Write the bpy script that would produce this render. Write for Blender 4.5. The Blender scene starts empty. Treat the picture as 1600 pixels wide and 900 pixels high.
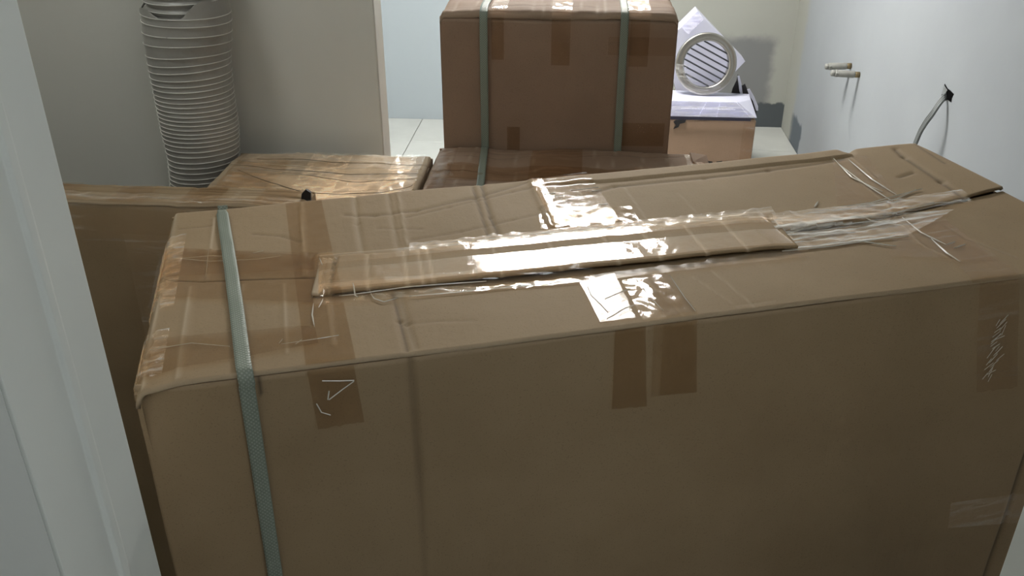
import bpy, math, random
import numpy as np
from mathutils import Vector, Matrix, noise

# ---------------------------------------------------------------- camera, world, light, exposure
scene = bpy.context.scene
COL = scene.collection
random.seed(4)
rng = np.random.default_rng(7)

CAM_POS = np.array([0.0, 0.0, 1.6])
F_PX, PITCH, YAW = 1400.0, math.radians(28.0), math.radians(4.4)
cam_data = bpy.data.cameras.new('camera')
cam_data.sensor_width = 36.0
cam_data.lens = F_PX / 1600.0 * 36.0
cam_data.clip_start = 0.02
cam = bpy.data.objects.new('camera', cam_data)
COL.objects.link(cam)
cam.location = CAM_POS
cam.rotation_euler = (math.radians(90) - PITCH, 0, YAW)
scene.camera = cam

world = bpy.data.worlds.new('world')
scene.world = world
world.use_nodes = True
world.node_tree.nodes['Background'].inputs[0].default_value = (0.75, 0.85, 1.0, 1)
world.node_tree.nodes['Background'].inputs[1].default_value = 0.02

scene.view_settings.view_transform = 'Standard'
scene.view_settings.look = 'None'
scene.view_settings.gamma = 1.0
scene.view_settings.use_curve_mapping = False
scene.view_settings.exposure = 0.0

LAMP_MAIN = 86.0      # ceiling panel over the washroom, radiance
LAMP_SIDE = 12.0      # ceiling panel behind the partition
LAMP_HALL = 8.7       # ceiling panel in the hall where the camera stands
FILL_NICHE = 12.0     # added fill panel, unseen, over the niche left of the doorway

# measuring helper: where a sight line of the photograph meets a real plane of the room
_fw = np.array([-math.sin(YAW) * math.cos(PITCH), math.cos(YAW) * math.cos(PITCH), -math.sin(PITCH)])
_rt = np.array([math.cos(YAW), math.sin(YAW), 0.0])
_up = np.cross(_rt, _fw)


def sight(x, y):
    return _fw * F_PX + _rt * (x - 800.0) - _up * (y - 450.0)


def on_z(x, y, z):
    d = sight(x, y)
    return CAM_POS + d * ((z - CAM_POS[2]) / d[2])


def on_y(x, y, Y):
    d = sight(x, y)
    return CAM_POS + d * (Y / d[1])


def on_x(x, y, X):
    d = sight(x, y)
    return CAM_POS + d * (X / d[0])


# ---------------------------------------------------------------- materials
def srgb(r, g, b):
    def f(c):
        c /= 255.0
        return c / 12.92 if c <= 0.04045 else ((c + 0.055) / 1.055) ** 2.4
    return (f(r), f(g), f(b), 1.0)


class NT:
    def __init__(self, name):
        self.m = bpy.data.materials.new(name)
        self.m.use_nodes = True
        self.t = self.m.node_tree
        self.n = self.t.nodes
        self.bsdf = self.n['Principled BSDF']
        self.out = self.n['Material Output']

    def add(self, typ, **kw):
        nd = self.n.new(typ)
        for k, v in kw.items():
            if k.startswith('i_'):
                nd.inputs[k[2:].replace('_', ' ')].default_value = v
            else:
                setattr(nd, k, v)
        return nd

    def link(self, a, b):
        self.t.links.new(a, b)

    def coords(self, scale=(1, 1, 1), kind='Object', rot=(0, 0, 0)):
        tc = self.add('ShaderNodeTexCoord')
        mp = self.add('ShaderNodeMapping')
        mp.inputs['Scale'].default_value = scale
        mp.inputs['Rotation'].default_value = rot
        self.link(tc.outputs[kind], mp.inputs[0])
        return mp.outputs[0]

    def noise(self, vec, scale, detail=3, rough=0.55):
        nz = self.add('ShaderNodeTexNoise')
        nz.inputs['Scale'].default_value = scale
        nz.inputs['Detail'].default_value = detail
        nz.inputs['Roughness'].default_value = rough
        self.link(vec, nz.inputs['Vector'])
        return nz.outputs['Fac']

    def ramp(self, fac, stops):
        r = self.add('ShaderNodeValToRGB')
        el = r.color_ramp.elements
        while len(el) < len(stops):
            el.new(0.5)
        for e, (p, c) in zip(el, stops):
            e.position = p
            e.color = c if len(c) == 4 else (*c, 1)
        self.link(fac, r.inputs[0])
        return r.outputs[0]

    def mix(self, fac, a, b, blend='MIX'):
        m = self.add('ShaderNodeMix', data_type='RGBA', blend_type=blend)
        for sock, v in ((m.inputs[0], fac), (m.inputs[6], a), (m.inputs[7], b)):
            if hasattr(v, 'is_output'):
                self.link(v, sock)
            else:
                sock.default_value = v
        return m.outputs[2]

    def bump(self, height, strength, dist, normal=None):
        b = self.add('ShaderNodeBump')
        b.inputs['Strength'].default_value = strength
        b.inputs['Distance'].default_value = dist
        self.link(height, b.inputs['Height'])
        if normal is not None:
            self.link(normal, b.inputs['Normal'])
        return b.outputs[0]


def mat_cardboard(name, light, dark, worn, rough=0.72, flute_axis=0):
    k = NT(name)
    v = k.coords()
    big = k.noise(v, 5.0, 4, 0.6)
    fine = k.noise(v, 420.0, 2, 0.7)
    col = k.mix(k.ramp(big, [(0.3, (0, 0, 0)), (0.7, (1, 1, 1))]), dark, light)
    spk = k.ramp(fine, [(0.28, (0.72, 0.72, 0.72)), (0.42, (1, 1, 1)), (0.68, (1.0, 1.0, 1.0)), (0.8, (1.12, 1.12, 1.1))])
    col = k.mix(0.75, col, spk, 'MULTIPLY')
    at = k.add('ShaderNodeAttribute', attribute_name='wear')
    col = k.mix(at.outputs['Fac'], col, worn)
    at2 = k.add('ShaderNodeAttribute', attribute_name='dark_line')
    col = k.mix(at2.outputs['Fac'], col, (0.055, 0.04, 0.028, 1))  # attribute darkens the board along creases, folds and the tear
    k.link(col, k.bsdf.inputs['Base Color'])
    k.bsdf.inputs['Roughness'].default_value = rough
    k.bsdf.inputs['Specular IOR Level'].default_value = 0.3
    med = k.noise(v, 38.0, 3, 0.6)
    sc = [14, 14, 14]
    sc[flute_axis] = 150
    fl = k.noise(k.coords(tuple(sc)), 1.0, 1, 0.4)
    b1 = k.bump(med, 0.18, 0.004)
    b2 = k.bump(fl, 0.12, 0.0015, b1)
    b3 = k.bump(fine, 0.12, 0.0006, b2)
    k.link(b3, k.bsdf.inputs['Normal'])
    return k.m


def mat_tape(name, tint, rough=0.13, frost=0.0, wrinkle=0.25, spec=1.0, frost_lo=0.5, frost_hi=0.68):
    """clear packing tape: stains the board below a little, mirrors the lamps"""
    k = NT(name)
    k.n.remove(k.bsdf)
    uv = k.coords(kind='Object', scale=(1, 1, 1))
    wr = k.noise(k.coords(scale=(26, 60, 60)), 1.0, 5, 0.65)
    fine = k.noise(uv, 260.0, 2, 0.6)
    b1 = k.bump(wr, wrinkle, 0.006)
    b2 = k.bump(fine, wrinkle * 0.6, 0.0008, b1)
    tr = k.add('ShaderNodeBsdfTransparent')
    tr.inputs[0].default_value = tint
    gl = k.add('ShaderNodeBsdfGlossy')
    gl.inputs['Roughness'].default_value = rough
    k.link(b2, gl.inputs['Normal'])
    fr = k.add('ShaderNodeFresnel')
    fr.inputs['IOR'].default_value = 1.48
    k.link(b2, fr.inputs['Normal'])
    mu = k.add('ShaderNodeMath', operation='MULTIPLY')
    k.link(fr.outputs[0], mu.inputs[0])
    mu.inputs[1].default_value = spec
    body = tr.outputs[0]
    if frost > 0:
        df = k.add('ShaderNodeBsdfDiffuse')
        df.inputs[0].default_value = (0.80, 0.79, 0.76, 1)
        st = k.noise(k.coords(scale=(7, 110, 60)), 1.0, 4, 0.62)
        msk = k.ramp(st, [(frost_lo, (0, 0, 0)), (frost_hi, (frost, frost, frost))])
        mx0 = k.add('ShaderNodeMixShader')
        k.link(msk, mx0.inputs[0])
        k.link(body, mx0.inputs[1])
        k.link(df.outputs[0], mx0.inputs[2])
        body = mx0.outputs[0]
    mx = k.add('ShaderNodeAddShader')
    k.link(mu.outputs[0], gl.inputs['Color'])
    k.link(body, mx.inputs[0])
    k.link(gl.outputs[0], mx.inputs[1])
    k.link(mx.outputs[0], k.out.inputs[0])
    return k.m


def mat_plain(name, col, rough=0.6, metal=0.0, var=0.08, nscale=6.0, bump=0.05, bscale=60.0, spec=0.4, alpha_trans=0.0):
    k = NT(name)
    v = k.coords()
    nz = k.noise(v, nscale, 4, 0.6)
    lo = tuple(c * (1 - var) for c in col[:3])
    hi = tuple(min(1, c * (1 + var)) for c in col[:3])
    k.link(k.ramp(nz, [(0.3, lo), (0.7, hi)]), k.bsdf.inputs['Base Color'])
    k.bsdf.inputs['Roughness'].default_value = rough
    k.bsdf.inputs['Metallic'].default_value = metal
    k.bsdf.inputs['Specular IOR Level'].default_value = spec
    if alpha_trans:
        k.bsdf.inputs['Transmission Weight'].default_value = alpha_trans
    if bump:
        k.link(k.bump(k.noise(v, bscale, 3, 0.6), bump, 0.004), k.bsdf.inputs['Normal'])
    return k.m


def mat_strap():
    k = NT('woven_strap_plastic')
    w1 = k.add('ShaderNodeTexWave', wave_type='BANDS', bands_direction='DIAGONAL')
    w1.inputs['Scale'].default_value = 120
    uv = k.coords(kind='UV')
    k.link(uv, w1.inputs['Vector'])
    w2 = k.add('ShaderNodeTexWave', wave_type='BANDS', bands_direction='DIAGONAL')
    w2.inputs['Scale'].default_value = 120
    k.link(k.coords(kind='UV', scale=(-1, 1, 1)), w2.inputs['Vector'])
    mu = k.mix(1.0, w1.outputs[0], w2.outputs[0], 'MULTIPLY')
    col = k.mix(mu, srgb(122, 131, 119), srgb(157, 164, 152))
    k.link(col, k.bsdf.inputs['Base Color'])
    k.bsdf.inputs['Roughness'].default_value = 0.42
    k.link(k.bump(mu, 0.5, 0.0008), k.bsdf.inputs['Normal'])
    return k.m


def mat_lamp(name, col, strength):
    k = NT(name)
    k.bsdf.inputs['Base Color'].default_value = (0.8, 0.8, 0.8, 1)
    k.bsdf.inputs['Emission Color'].default_value = col
    k.bsdf.inputs['Emission Strength'].default_value = strength
    return k.m


def mat_wall(name, col, patches=None, var=0.05):
    """painted plaster; patches are areas of another colour: (axes, lo, hi, colour)"""
    k = NT(name)
    v = k.coords()
    nz = k.noise(v, 1.7, 5, 0.55)
    lo = tuple(c * (1 - var) for c in col[:3])
    hi = tuple(min(1, c * (1 + var)) for c in col[:3])
    c = k.ramp(nz, [(0.35, lo), (0.65, hi)])
    if patches:
        sep = k.add('ShaderNodeSeparateXYZ')
        wob = k.add('ShaderNodeTexNoise')
        wob.inputs['Scale'].default_value = 14.0
        wob.inputs['Detail'].default_value = 4
        k.link(v, wob.inputs['Vector'])
        sub = k.add('ShaderNodeVectorMath', operation='SUBTRACT')
        k.link(wob.outputs['Color'], sub.inputs[0])
        sub.inputs[1].default_value = (0.5, 0.5, 0.5)
        sc = k.add('ShaderNodeVectorMath', operation='SCALE')
        sc.inputs['Scale'].default_value = 0.07
        k.link(sub.outputs[0], sc.inputs[0])
        ad = k.add('ShaderNodeVectorMath', operation='ADD')
        k.link(v, ad.inputs[0])
        k.link(sc.outputs[0], ad.inputs[1])
        k.link(ad.outputs[0], sep.inputs[0])
        for (bounds, pc, soft) in patches:
            prod = None
            for ax, (a, b) in bounds.items():
                for edge, sign in ((a, 1), (b, -1)):
                    if edge is None:
                        continue
                    mr = k.add('ShaderNodeMapRange', interpolation_type='SMOOTHSTEP')
                    mr.inputs['From Min'].default_value = edge - soft
                    mr.inputs['From Max'].default_value = edge + soft
                    mr.inputs['To Min'].default_value = 0 if sign > 0 else 1
                    mr.inputs['To Max'].default_value = 1 if sign > 0 else 0
                    k.link(sep.outputs[ax], mr.inputs['Value'])
                    if prod is None:
                        prod = mr.outputs[0]
                    else:
                        mm = k.add('ShaderNodeMath', operation='MULTIPLY')
                        k.link(prod, mm.inputs[0])
                        k.link(mr.outputs[0], mm.inputs[1])
                        prod = mm.outputs[0]
            c = k.mix(prod, c, pc)
    k.link(c, k.bsdf.inputs['Base Color'])
    k.bsdf.inputs['Roughness'].default_value = 0.75
    k.bsdf.inputs['Specular IOR Level'].default_value = 0.25
    b1 = k.bump(k.noise(v, 90.0, 3, 0.6), 0.06, 0.003)
    k.link(k.bump(k.noise(v, 4.0, 3, 0.5), 0.06, 0.02, b1), k.bsdf.inputs['Normal'])
    return k.m


KR_L, KR_D, KR_W = srgb(158, 136, 107), srgb(147, 125, 96), srgb(205, 188, 165)
M = {}
M['kraft'] = mat_cardboard('kraft_cardboard', KR_L, KR_D, KR_W)
M['kraft_light'] = mat_cardboard('pale_kraft_cardboard', srgb(184, 166, 142), srgb(172, 153, 129), srgb(215, 200, 178))
M['kraft_red'] = mat_cardboard('reddish_kraft_cardboard', srgb(156, 130, 110), srgb(143, 119, 100), srgb(205, 188, 168))
M['kraft_tan'] = mat_cardboard('tan_cardboard', srgb(150, 125, 105), srgb(140, 116, 96), srgb(212, 190, 165))
M['board_core'] = mat_plain('corrugated_board_core', srgb(128, 100, 70), 0.85, var=0.25, nscale=120)
M['board_dark'] = mat_plain('dark_board_gap', srgb(78, 66, 50), 0.9)
M['tape'] = mat_tape('clear_packing_tape', (0.80, 0.745, 0.67, 1), 0.10, wrinkle=0.06, spec=0.7)
M['tape_gloss'] = mat_tape('glossy_packing_tape', (0.93, 0.91, 0.88, 1), 0.10, wrinkle=0.09, spec=1.2)
M['tape_crumple'] = mat_tape('crumpled_packing_tape', (0.93, 0.91, 0.88, 1), 0.14, wrinkle=0.35, spec=1.3)
M['tape_end'] = mat_tape('bunched_end_tape', (0.94, 0.92, 0.89, 1), 0.12, frost=0.35, wrinkle=0.5, spec=1.2, frost_lo=0.5, frost_hi=0.66)
M['tape_frost'] = mat_tape('lifted_packing_tape', (0.96, 0.945, 0.925, 1), 0.22, frost=0.8, wrinkle=0.3, frost_lo=0.47, frost_hi=0.64)
M['tape_dull'] = mat_tape('scuffed_packing_tape', (0.90, 0.865, 0.82, 1), 0.3, frost=0.14, wrinkle=0.15, spec=0.4, frost_lo=0.55, frost_hi=0.75)
M['film'] = mat_tape('stretch_film', (0.95, 0.94, 0.92, 1), 0.2, frost=0.3, wrinkle=0.35, frost_lo=0.5, frost_hi=0.72)
M['ridge'] = mat_plain('tape_ridge_plastic', srgb(214, 210, 200), 0.25, spec=0.7, bump=0.0)
M['strap'] = mat_strap()
M['wall'] = mat_wall('white_plaster', srgb(242, 244, 241))
M['wall_grey'] = mat_wall('grey_white_plaster', srgb(220, 219, 212))
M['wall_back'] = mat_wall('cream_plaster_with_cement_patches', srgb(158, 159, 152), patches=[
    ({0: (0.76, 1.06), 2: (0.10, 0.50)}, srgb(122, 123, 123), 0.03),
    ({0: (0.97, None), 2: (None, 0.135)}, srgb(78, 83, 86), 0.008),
    ({0: (None, -0.1)}, srgb(164, 172, 177), 0.35)], var=0.03)  # left end of the wall set in a bluer tone
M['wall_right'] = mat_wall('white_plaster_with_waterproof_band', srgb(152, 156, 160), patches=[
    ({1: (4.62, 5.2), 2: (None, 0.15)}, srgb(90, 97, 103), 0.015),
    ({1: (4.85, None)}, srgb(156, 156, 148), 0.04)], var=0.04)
M['paint'] = mat_plain('white_satin_paint', srgb(232, 236, 232), 0.38, var=0.03, nscale=3, bump=0.03, bscale=25)
M['tile'] = mat_plain('pale_stone_tile', srgb(180, 181, 176), 0.3, var=0.07, nscale=5, bump=0.02)
M['grout'] = mat_plain('grey_grout', srgb(120, 120, 116), 0.9)
M['duct'] = mat_plain('grey_duct_film', srgb(158, 156, 150), 0.30, var=0.12, nscale=9, bump=0.25, bscale=30, spec=0.6)
M['wire'] = mat_plain('duct_wire_coating', srgb(225, 224, 218), 0.4, bump=0)
M['steel'] = mat_plain('brushed_stainless_steel', srgb(168, 165, 158), 0.34, metal=1.0, var=0.05)
M['slat_steel'] = mat_plain('dark_edged_louvre_steel', srgb(96, 98, 104), 0.35, metal=1.0)
M['white_card'] = mat_plain('white_coated_card', srgb(186, 187, 203), 0.4, var=0.03, bump=0.08, bscale=18)
M['bag'] = mat_tape('clear_plastic_bag', (0.93, 0.93, 0.96, 1), 0.18, frost=0.35, wrinkle=0.9, frost_lo=0.42, frost_hi=0.7)
M['black'] = mat_plain('black_torn_plastic', srgb(34, 32, 34), 0.6)
M['gap_shade'] = mat_plain('dark_blue_gap_shade', srgb(38, 36, 52), 0.6)
M['ink'] = mat_plain('black_print', srgb(30, 26, 24), 0.7)
M['hole'] = mat_plain('dark_wall_cavity', srgb(8, 8, 8), 1.0, spec=0.05)
M['cable'] = mat_plain('grey_cable_sheath', srgb(122, 126, 126), 0.45)
M['valve'] = mat_plain('plastic_and_brass_fitting', srgb(138, 138, 133), 0.4, var=0.15, nscale=30)
M['brass'] = mat_plain('old_brass', srgb(118, 104, 76), 0.5, metal=0.4)
M['lamp_main'] = mat_lamp('washroom_lamp_diffuser', (1.0, 0.97, 0.92, 1), LAMP_MAIN)
M['lamp_side'] = mat_lamp('side_lamp_diffuser', (0.80, 0.92, 1.0, 1), LAMP_SIDE)
M['lamp_hall'] = mat_lamp('hall_lamp_diffuser', (0.95, 0.98, 1.0, 1), LAMP_HALL)

M['fill_niche'] = mat_lamp('niche_fill_diffuser', (0.98, 1.0, 0.96, 1), FILL_NICHE)


# ---------------------------------------------------------------- mesh helpers
def link_obj(name, verts, faces, mat, parent=None, smooth=True, uvs=None, attrs=None):
    me = bpy.data.meshes.new(name)
    me.from_pydata([tuple(map(float, v)) for v in verts], [], faces)
    if smooth:
        me.polygons.foreach_set('use_smooth', [True] * len(me.polygons))
    if uvs is not None:
        ul = me.uv_layers.new(name='UVMap')
        idx = np.empty(len(me.loops), dtype=np.int32)
        me.loops.foreach_get('vertex_index', idx)
        ul.data.foreach_set('uv', np.asarray(uvs, dtype=np.float32)[idx].ravel())
    if attrs:
        for an, av in attrs.items():
            a = me.attributes.new(an, 'FLOAT', 'POINT')
            a.data.foreach_set('value', np.asarray(av, dtype=np.float32).ravel())
    me.materials.append(mat)
    o = bpy.data.objects.new(name, me)
    COL.objects.link(o)
    if parent is not None:
        o.parent = parent
    return o


def grid_obj(name, P, mat, parent=None, attrs=None, flip=False, thick=0.0, uvs=True):
    """P: (n, m, 3) array of points"""
    n, m = P.shape[:2]
    faces = []
    for i in range(n - 1):
        for j in range(m - 1):
            a, b, c, d = i * m + j, (i + 1) * m + j, (i + 1) * m + j + 1, i * m + j + 1
            faces.append((a, d, c, b) if flip else (a, b, c, d))
    uv = None
    if uvs:
        du = np.concatenate([[0], np.cumsum(np.linalg.norm(np.diff(P[:, m // 2], axis=0), axis=1))])
        dv = np.concatenate([[0], np.cumsum(np.linalg.norm(np.diff(P[n // 2], axis=0), axis=1))])
        uv = np.stack(np.meshgrid(du, dv, indexing='ij'), -1).reshape(-1, 2)
    o = link_obj(name, P.reshape(-1, 3), faces, mat, parent, True, uv, attrs)
    if thick:
        md = o.modifiers.new('thickness', 'SOLIDIFY')
        md.thickness = thick
        md.offset = -1
    return o


class MB:
    def __init__(self):
        self.v, self.f = [], []

    def poly_prism(self, pts, off):
        """closed polygon pts (3D list) extruded by vector off"""
        n = len(pts)
        b = len(self.v)
        self.v += [tuple(p) for p in pts] + [tuple(np.asarray(p) + np.asarray(off)) for p in pts]
        self.f.append(tuple(range(b, b + n))[::-1])
        self.f.append(tuple(range(b + n, b + 2 * n)))
        for i in range(n):
            j = (i + 1) % n
            self.f.append((b + i, b + j, b + n + j, b + n + i))
        return self

    def box(self, x0, x1, y0, y1, z0, z1):
        return self.poly_prism([(x0, y0, z0), (x1, y0, z0), (x1, y1, z0), (x0, y1, z0)], (0, 0, z1 - z0))

    def tube(self, pts, rad, seg=8, cap=True):
        pts = [Vector(p) for p in pts]
        if not hasattr(rad, '__len__'):
            rad = [rad] * len(pts)
        b0 = len(self.v)
        t0 = (pts[1] - pts[0]).normalized()
        nrm = t0.orthogonal().normalized()
        for i, p in enumerate(pts):
            t = (pts[min(i + 1, len(pts) - 1)] - pts[max(i - 1, 0)]).normalized()
            nrm = (nrm - t * nrm.dot(t)).normalized()
            bn = t.cross(nrm)
            for k in range(seg):
                a = 2 * math.pi * k / seg
                self.v.append(tuple(p + (nrm * math.cos(a) + bn * math.sin(a)) * rad[i]))
        for i in range(len(pts) - 1):
            for k in range(seg):
                a, b = b0 + i * seg + k, b0 + i * seg + (k + 1) % seg
                self.f.append((a, b, b + seg, a + seg))
        if cap:
            self.f.append(tuple(b0 + k for k in range(seg))[::-1])
            e = b0 + (len(pts) - 1) * seg
            self.f.append(tuple(e + k for k in range(seg)))
        return self

    def ridge(self, pts, width, height):
        """small tent-shaped ridge lying along pts (z up)"""
        pts = [np.array(p, float) for p in pts]
        n = len(pts)
        b = len(self.v)
        for i, p in enumerate(pts):
            t = pts[min(i + 1, n - 1)] - pts[max(i - 1, 0)]
            s = np.array([-t[1], t[0], 0.0])
            s /= (np.linalg.norm(s) + 1e-9)
            taper = math.sin(math.pi * (i + 0.15) / (n - 0.7)) ** 0.5 if n > 2 else 1.0
            w = width * 0.5 * max(0.2, taper)
            self.v += [tuple(p - s * w), tuple(p + np.array([0, 0, height])), tuple(p + s * w)]
        for i in range(n - 1):
            a = b + i * 3
            self.f += [(a, a + 3, a + 4, a + 1), (a + 1, a + 4, a + 5, a + 2)]
        return self

    def build(self, name, mat, parent=None, smooth=False, bevel=0.0, seg=2):
        o = link_obj(name, self.v, self.f, mat, parent, smooth)
        if bevel:
            md = o.modifiers.new('bevel', 'BEVEL')
            md.width = bevel
            md.segments = seg
            md.limit_method = 'ANGLE'
        return o


def tag(o, label=None, cat=None, group=None, kind=None):
    for k, v in (('label', label), ('category', cat), ('group', group), ('kind', kind)):
        if v:
            o[k] = v
    return o


def empty(name, loc, rz=0.0):
    o = bpy.data.objects.new(name, None)
    COL.objects.link(o)
    o.location = tuple(map(float, loc))
    o.rotation_euler = (0, 0, rz)
    o.empty_display_size = 0.1
    return o


def struct(name, mb, mat, label, bevel=0.0, cat=None):
    o = mb.build(name, mat, None, False, bevel)
    return tag(o, label, cat, None, 'structure')


def nz(x, y, z=0.0, s=1.0):
    return noise.noise(Vector((x * s, y * s, z * s)))


def nz_grid(A, B, s, seed=0.0):
    out = np.empty(A.shape)
    it = np.nditer(A, flags=['multi_index'])
    for a in it:
        i = it.multi_index
        out[i] = noise.noise(Vector((float(a) * s, float(B[i]) * s, seed)))
    return out


def seg_dist(S, T, p, q):
    p, q = np.array(p), np.array(q)
    d = q - p
    L2 = float(d @ d) + 1e-12
    u = np.clip(((S - p[0]) * d[0] + (T - p[1]) * d[1]) / L2, 0, 1)
    return np.hypot(S - p[0] - u * d[0], T - p[1] - u * d[1])


# ---------------------------------------------------------------- the room
XR, YB, CEIL = 1.16, 5.08, 2.30
XL, YP0, YP1, XP = -2.15, 2.03, 2.11, -0.466       # far-left wall, partition faces, partition end
DX0, DX1, DY0, DY1 = -0.414, 0.409, 0.517, 0.65    # doorway

floor = struct('floor', MB().box(XL - 0.1, XR + 0.3, -1.7, YB, -0.06, -0.008), M['grout'], 'pale stone tiled floor seen beside the tall strapped box')
tile_cache = {}
xs = [XL] + [-0.92 + 0.6 * k for k in range(-2, 4)] + [XR]
ys = [YB, 4.67, 4.07, 3.47, 2.87, 2.27, 1.67, 1.07, 0.47, -0.13, -0.73, -1.33]
for i in range(len(xs) - 1):
    for j in range(len(ys) - 1):
        x0, x1, y0, y1 = xs[i] + 0.002, xs[i + 1] - 0.002, ys[j + 1] + 0.002, ys[j] - 0.002
        if x1 - x0 < 0.02:
            continue
        key = (round(x1 - x0, 3), round(y1 - y0, 3))
        if key not in tile_cache:
            t = MB().box(0, x1 - x0, 0, y1 - y0, -0.010, 0.0).build('tile', M['tile'], floor, False, 0.0015, 1)
            tile_cache[key] = t
        else:
            t = tile_cache[key].copy()
            COL.objects.link(t)
            t.parent = floor
        t.location = (x0, y0, 0.0)

struct('ceiling', MB().box(XL - 0.1, XR + 0.3, -1.7, YB + 0.1, CEIL, CEIL + 0.1), M['wall'], 'plain white ceiling above the boxes')
struct('wall_back', MB().box(XL - 0.1, XR + 0.1, YB, YB + 0.1, -0.06, CEIL), M['wall_back'], 'cream back wall with a grey cement patch and dark waterproofed foot')
# right wall with the ragged opening of the cable
HOLE = on_x(1482, 150, XR)
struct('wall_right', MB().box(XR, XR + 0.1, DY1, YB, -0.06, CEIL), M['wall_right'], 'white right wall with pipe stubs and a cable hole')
struct('wall_left', MB().box(XL - 0.1, XL, DY1, YB, -0.06, CEIL), M['wall'], 'white far-left wall behind the partition')
struct('wall_partition', MB().box(-1.55, XP, YP0, YP1, -0.06, CEIL), M['wall_grey'], 'grey-white partition wall behind the ribbed duct', 0.004)
struct('wall_side', MB().box(-1.55, -1.45, DY1, YP0, -0.06, CEIL), M['wall_grey'], 'white side wall left of the flat wrapped carton')
wd = MB().box(-1.55, DX0 - 0.004, DY0, DY1, -0.06, CEIL).box(DX1 + 0.004, XR + 0.3, DY0, DY1, -0.06, CEIL).box(DX0 - 0.004, DX1 + 0.004, DY0, DY1, 2.08, CEIL)
struct('wall_door', wd, M['wall'], 'white wall around the doorway in the foreground')
struct('wall_hall', MB().box(-1.3, 1.46, -1.7, -1.6, -0.06, CEIL).box(-1.4, -1.3, -1.7, DY0, -0.06, CEIL).box(1.36, 1.46, -1.7, DY0, -0.06, CEIL), M['wall'], 'white hall walls behind the viewpoint')


def jamb(name, side, label):
    s = 1 if side < 0 else -1
    x = DX0 if side < 0 else DX1
    e = empty(name, (x, DY0, 0))
    tag(e, label, 'door frame', None, 'structure')
    # lining: step profile as in the photograph, swept up to the door head
    d = DY1 - DY0
    prof = [(-0.004, 0), (0.0, 0.0), (0.0, 0.067), (0.0035, 0.0705), (0.0035, 0.080), (0.001, 0.083), (0.001, d - 0.002), (-0.001, d), (-0.004, d)]
    pts = [(s * a, b, 0.0) for a, b in prof]
    if s < 0:
        pts = pts[::-1]
    MB().poly_prism(pts, (0, 0, 2.08)).build('door_lining', M['paint'], e, False, 0.0012, 2)
    return e


jamb('trim_1', -1, 'white painted door lining with a stop groove on the left')
jamb('trim_2', 1, 'white painted door lining at the lower right corner')
head = MB().box(DX0 - 0.0, DX1 + 0.0, DY0, DY1, 2.05, 2.08)
struct('trim_3', head, M['paint'], 'white painted door head above the doorway')


# ceiling lamps (above the frame; the taped box top mirrors the first)
def panel_lamp(name, c, sx, sy, matname, label):
    e = empty(name, (c[0], c[1], CEIL))
    tag(e, label, 'ceiling light')
    w = 0.025
    fr = MB()
    for (a, b, p, q) in ((-sx / 2 - w, sx / 2 + w, -sy / 2 - w, -sy / 2), (-sx / 2 - w, sx / 2 + w, sy / 2, sy / 2 + w), (-sx / 2 - w, -sx / 2, -sy / 2, sy / 2), (sx / 2, sx / 2 + w, -sy / 2, sy / 2)):
        fr.box(a, b, p, q, -0.022, 0.0)
    fr.build('lamp_frame', M['paint'], e)
    MB().box(-sx / 2, sx / 2, -sy / 2, sy / 2, -0.016, -0.004).build('diffuser', M[matname], e)
    return e


panel_lamp('ceiling_light', (-0.055, 3.665), 0.70, 0.42, 'lamp_main', 'bright ceiling panel mirrored in the tape of the front carton')
panel_lamp('ceiling_light', (-1.35, 3.7), 0.6, 0.6, 'lamp_side', 'cool ceiling panel in the space behind the partition')
panel_lamp('ceiling_light', (0.55, -0.15), 0.5, 0.5, 'lamp_hall', 'dim ceiling panel in the hall before the doorway')

panel_lamp('ceiling_light', (-1.05, 1.35), 0.3, 0.3, 'fill_niche', 'added fill light over the niche beside the doorway, no known lamp')  # unseen fill, added to brighten the partition and the box tops

# ---------------------------------------------------------------- the large front carton
ZT = 1.05
A0 = math.radians(18.2)
FL = on_z(205, 608, ZT)
EX = np.array([math.cos(A0), math.sin(A0), 0.0])
EY = np.array([-math.sin(A0), math.cos(A0), 0.0])
LEN, DEP = 1.32, 0.498
big = empty('cardboard_box', (FL[0], FL[1], 0.0), A0)
tag(big, 'long brown carton in the foreground with taped seam strip and one teal strap', 'box', 'shipping cartons')


def top_st(x, y, dz=0.0):
    P = on_z(x, y, ZT + dz) - FL
    return (float(P @ EX), float(P @ EY))


def front_sz(x, y):
    d = sight(x, y)
    n = EY
    k = float(((FL - CAM_POS) @ n) / (d @ n))
    P = CAM_POS + d * k
    return (float((P - FL) @ EX), float(P[2]))


# creases of the board: pixel polylines on the top, amplitude (m), width (m), wear, darkening along the line
CREASES = []


def crease(pl, amp, wid, wear=0.0, dark_line=0.0):
    CREASES.append(([top_st(*p) for p in pl], amp, wid, wear, dark_line))


crease([(275, 332), (255, 440), (229, 557), (222, 600)], 0.003, 0.004, 0.55)
crease([(335, 340), (325, 440)], 0.002, 0.003, 0.45)
crease([(298, 450), (278, 592)], 0.0025, 0.004, 0.45)
crease([(471, 317), (476, 432)], 0.0025, 0.003, 0.5)
crease([(444, 445), (449, 552)], 0.0015, 0.003, 0.35)
crease([(513, 477), (520, 539)], 0.002, 0.003, 0.4)
crease([(380, 447), (372, 500)], 0.002, 0.003, 0.35)
crease([(553, 308), (558, 350), (566, 396)], -0.003, 0.004, 0.35, 0.15)
crease([(605, 303), (621, 385)], -0.0025, 0.003, 0.25, 0.1)
crease([(622, 302), (637, 383)], 0.002, 0.003, 0.3)
crease([(738, 292), (762, 366)], -0.0035, 0.004, 0.0, 0.45)
crease([(752, 290), (766, 340), (778, 366)], -0.0035, 0.004, 0.1, 0.55)
crease([(540, 336), (585, 337), (650, 330), (740, 310), (822, 286)], -0.0025, 0.005, 0.0, 0.28)
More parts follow.
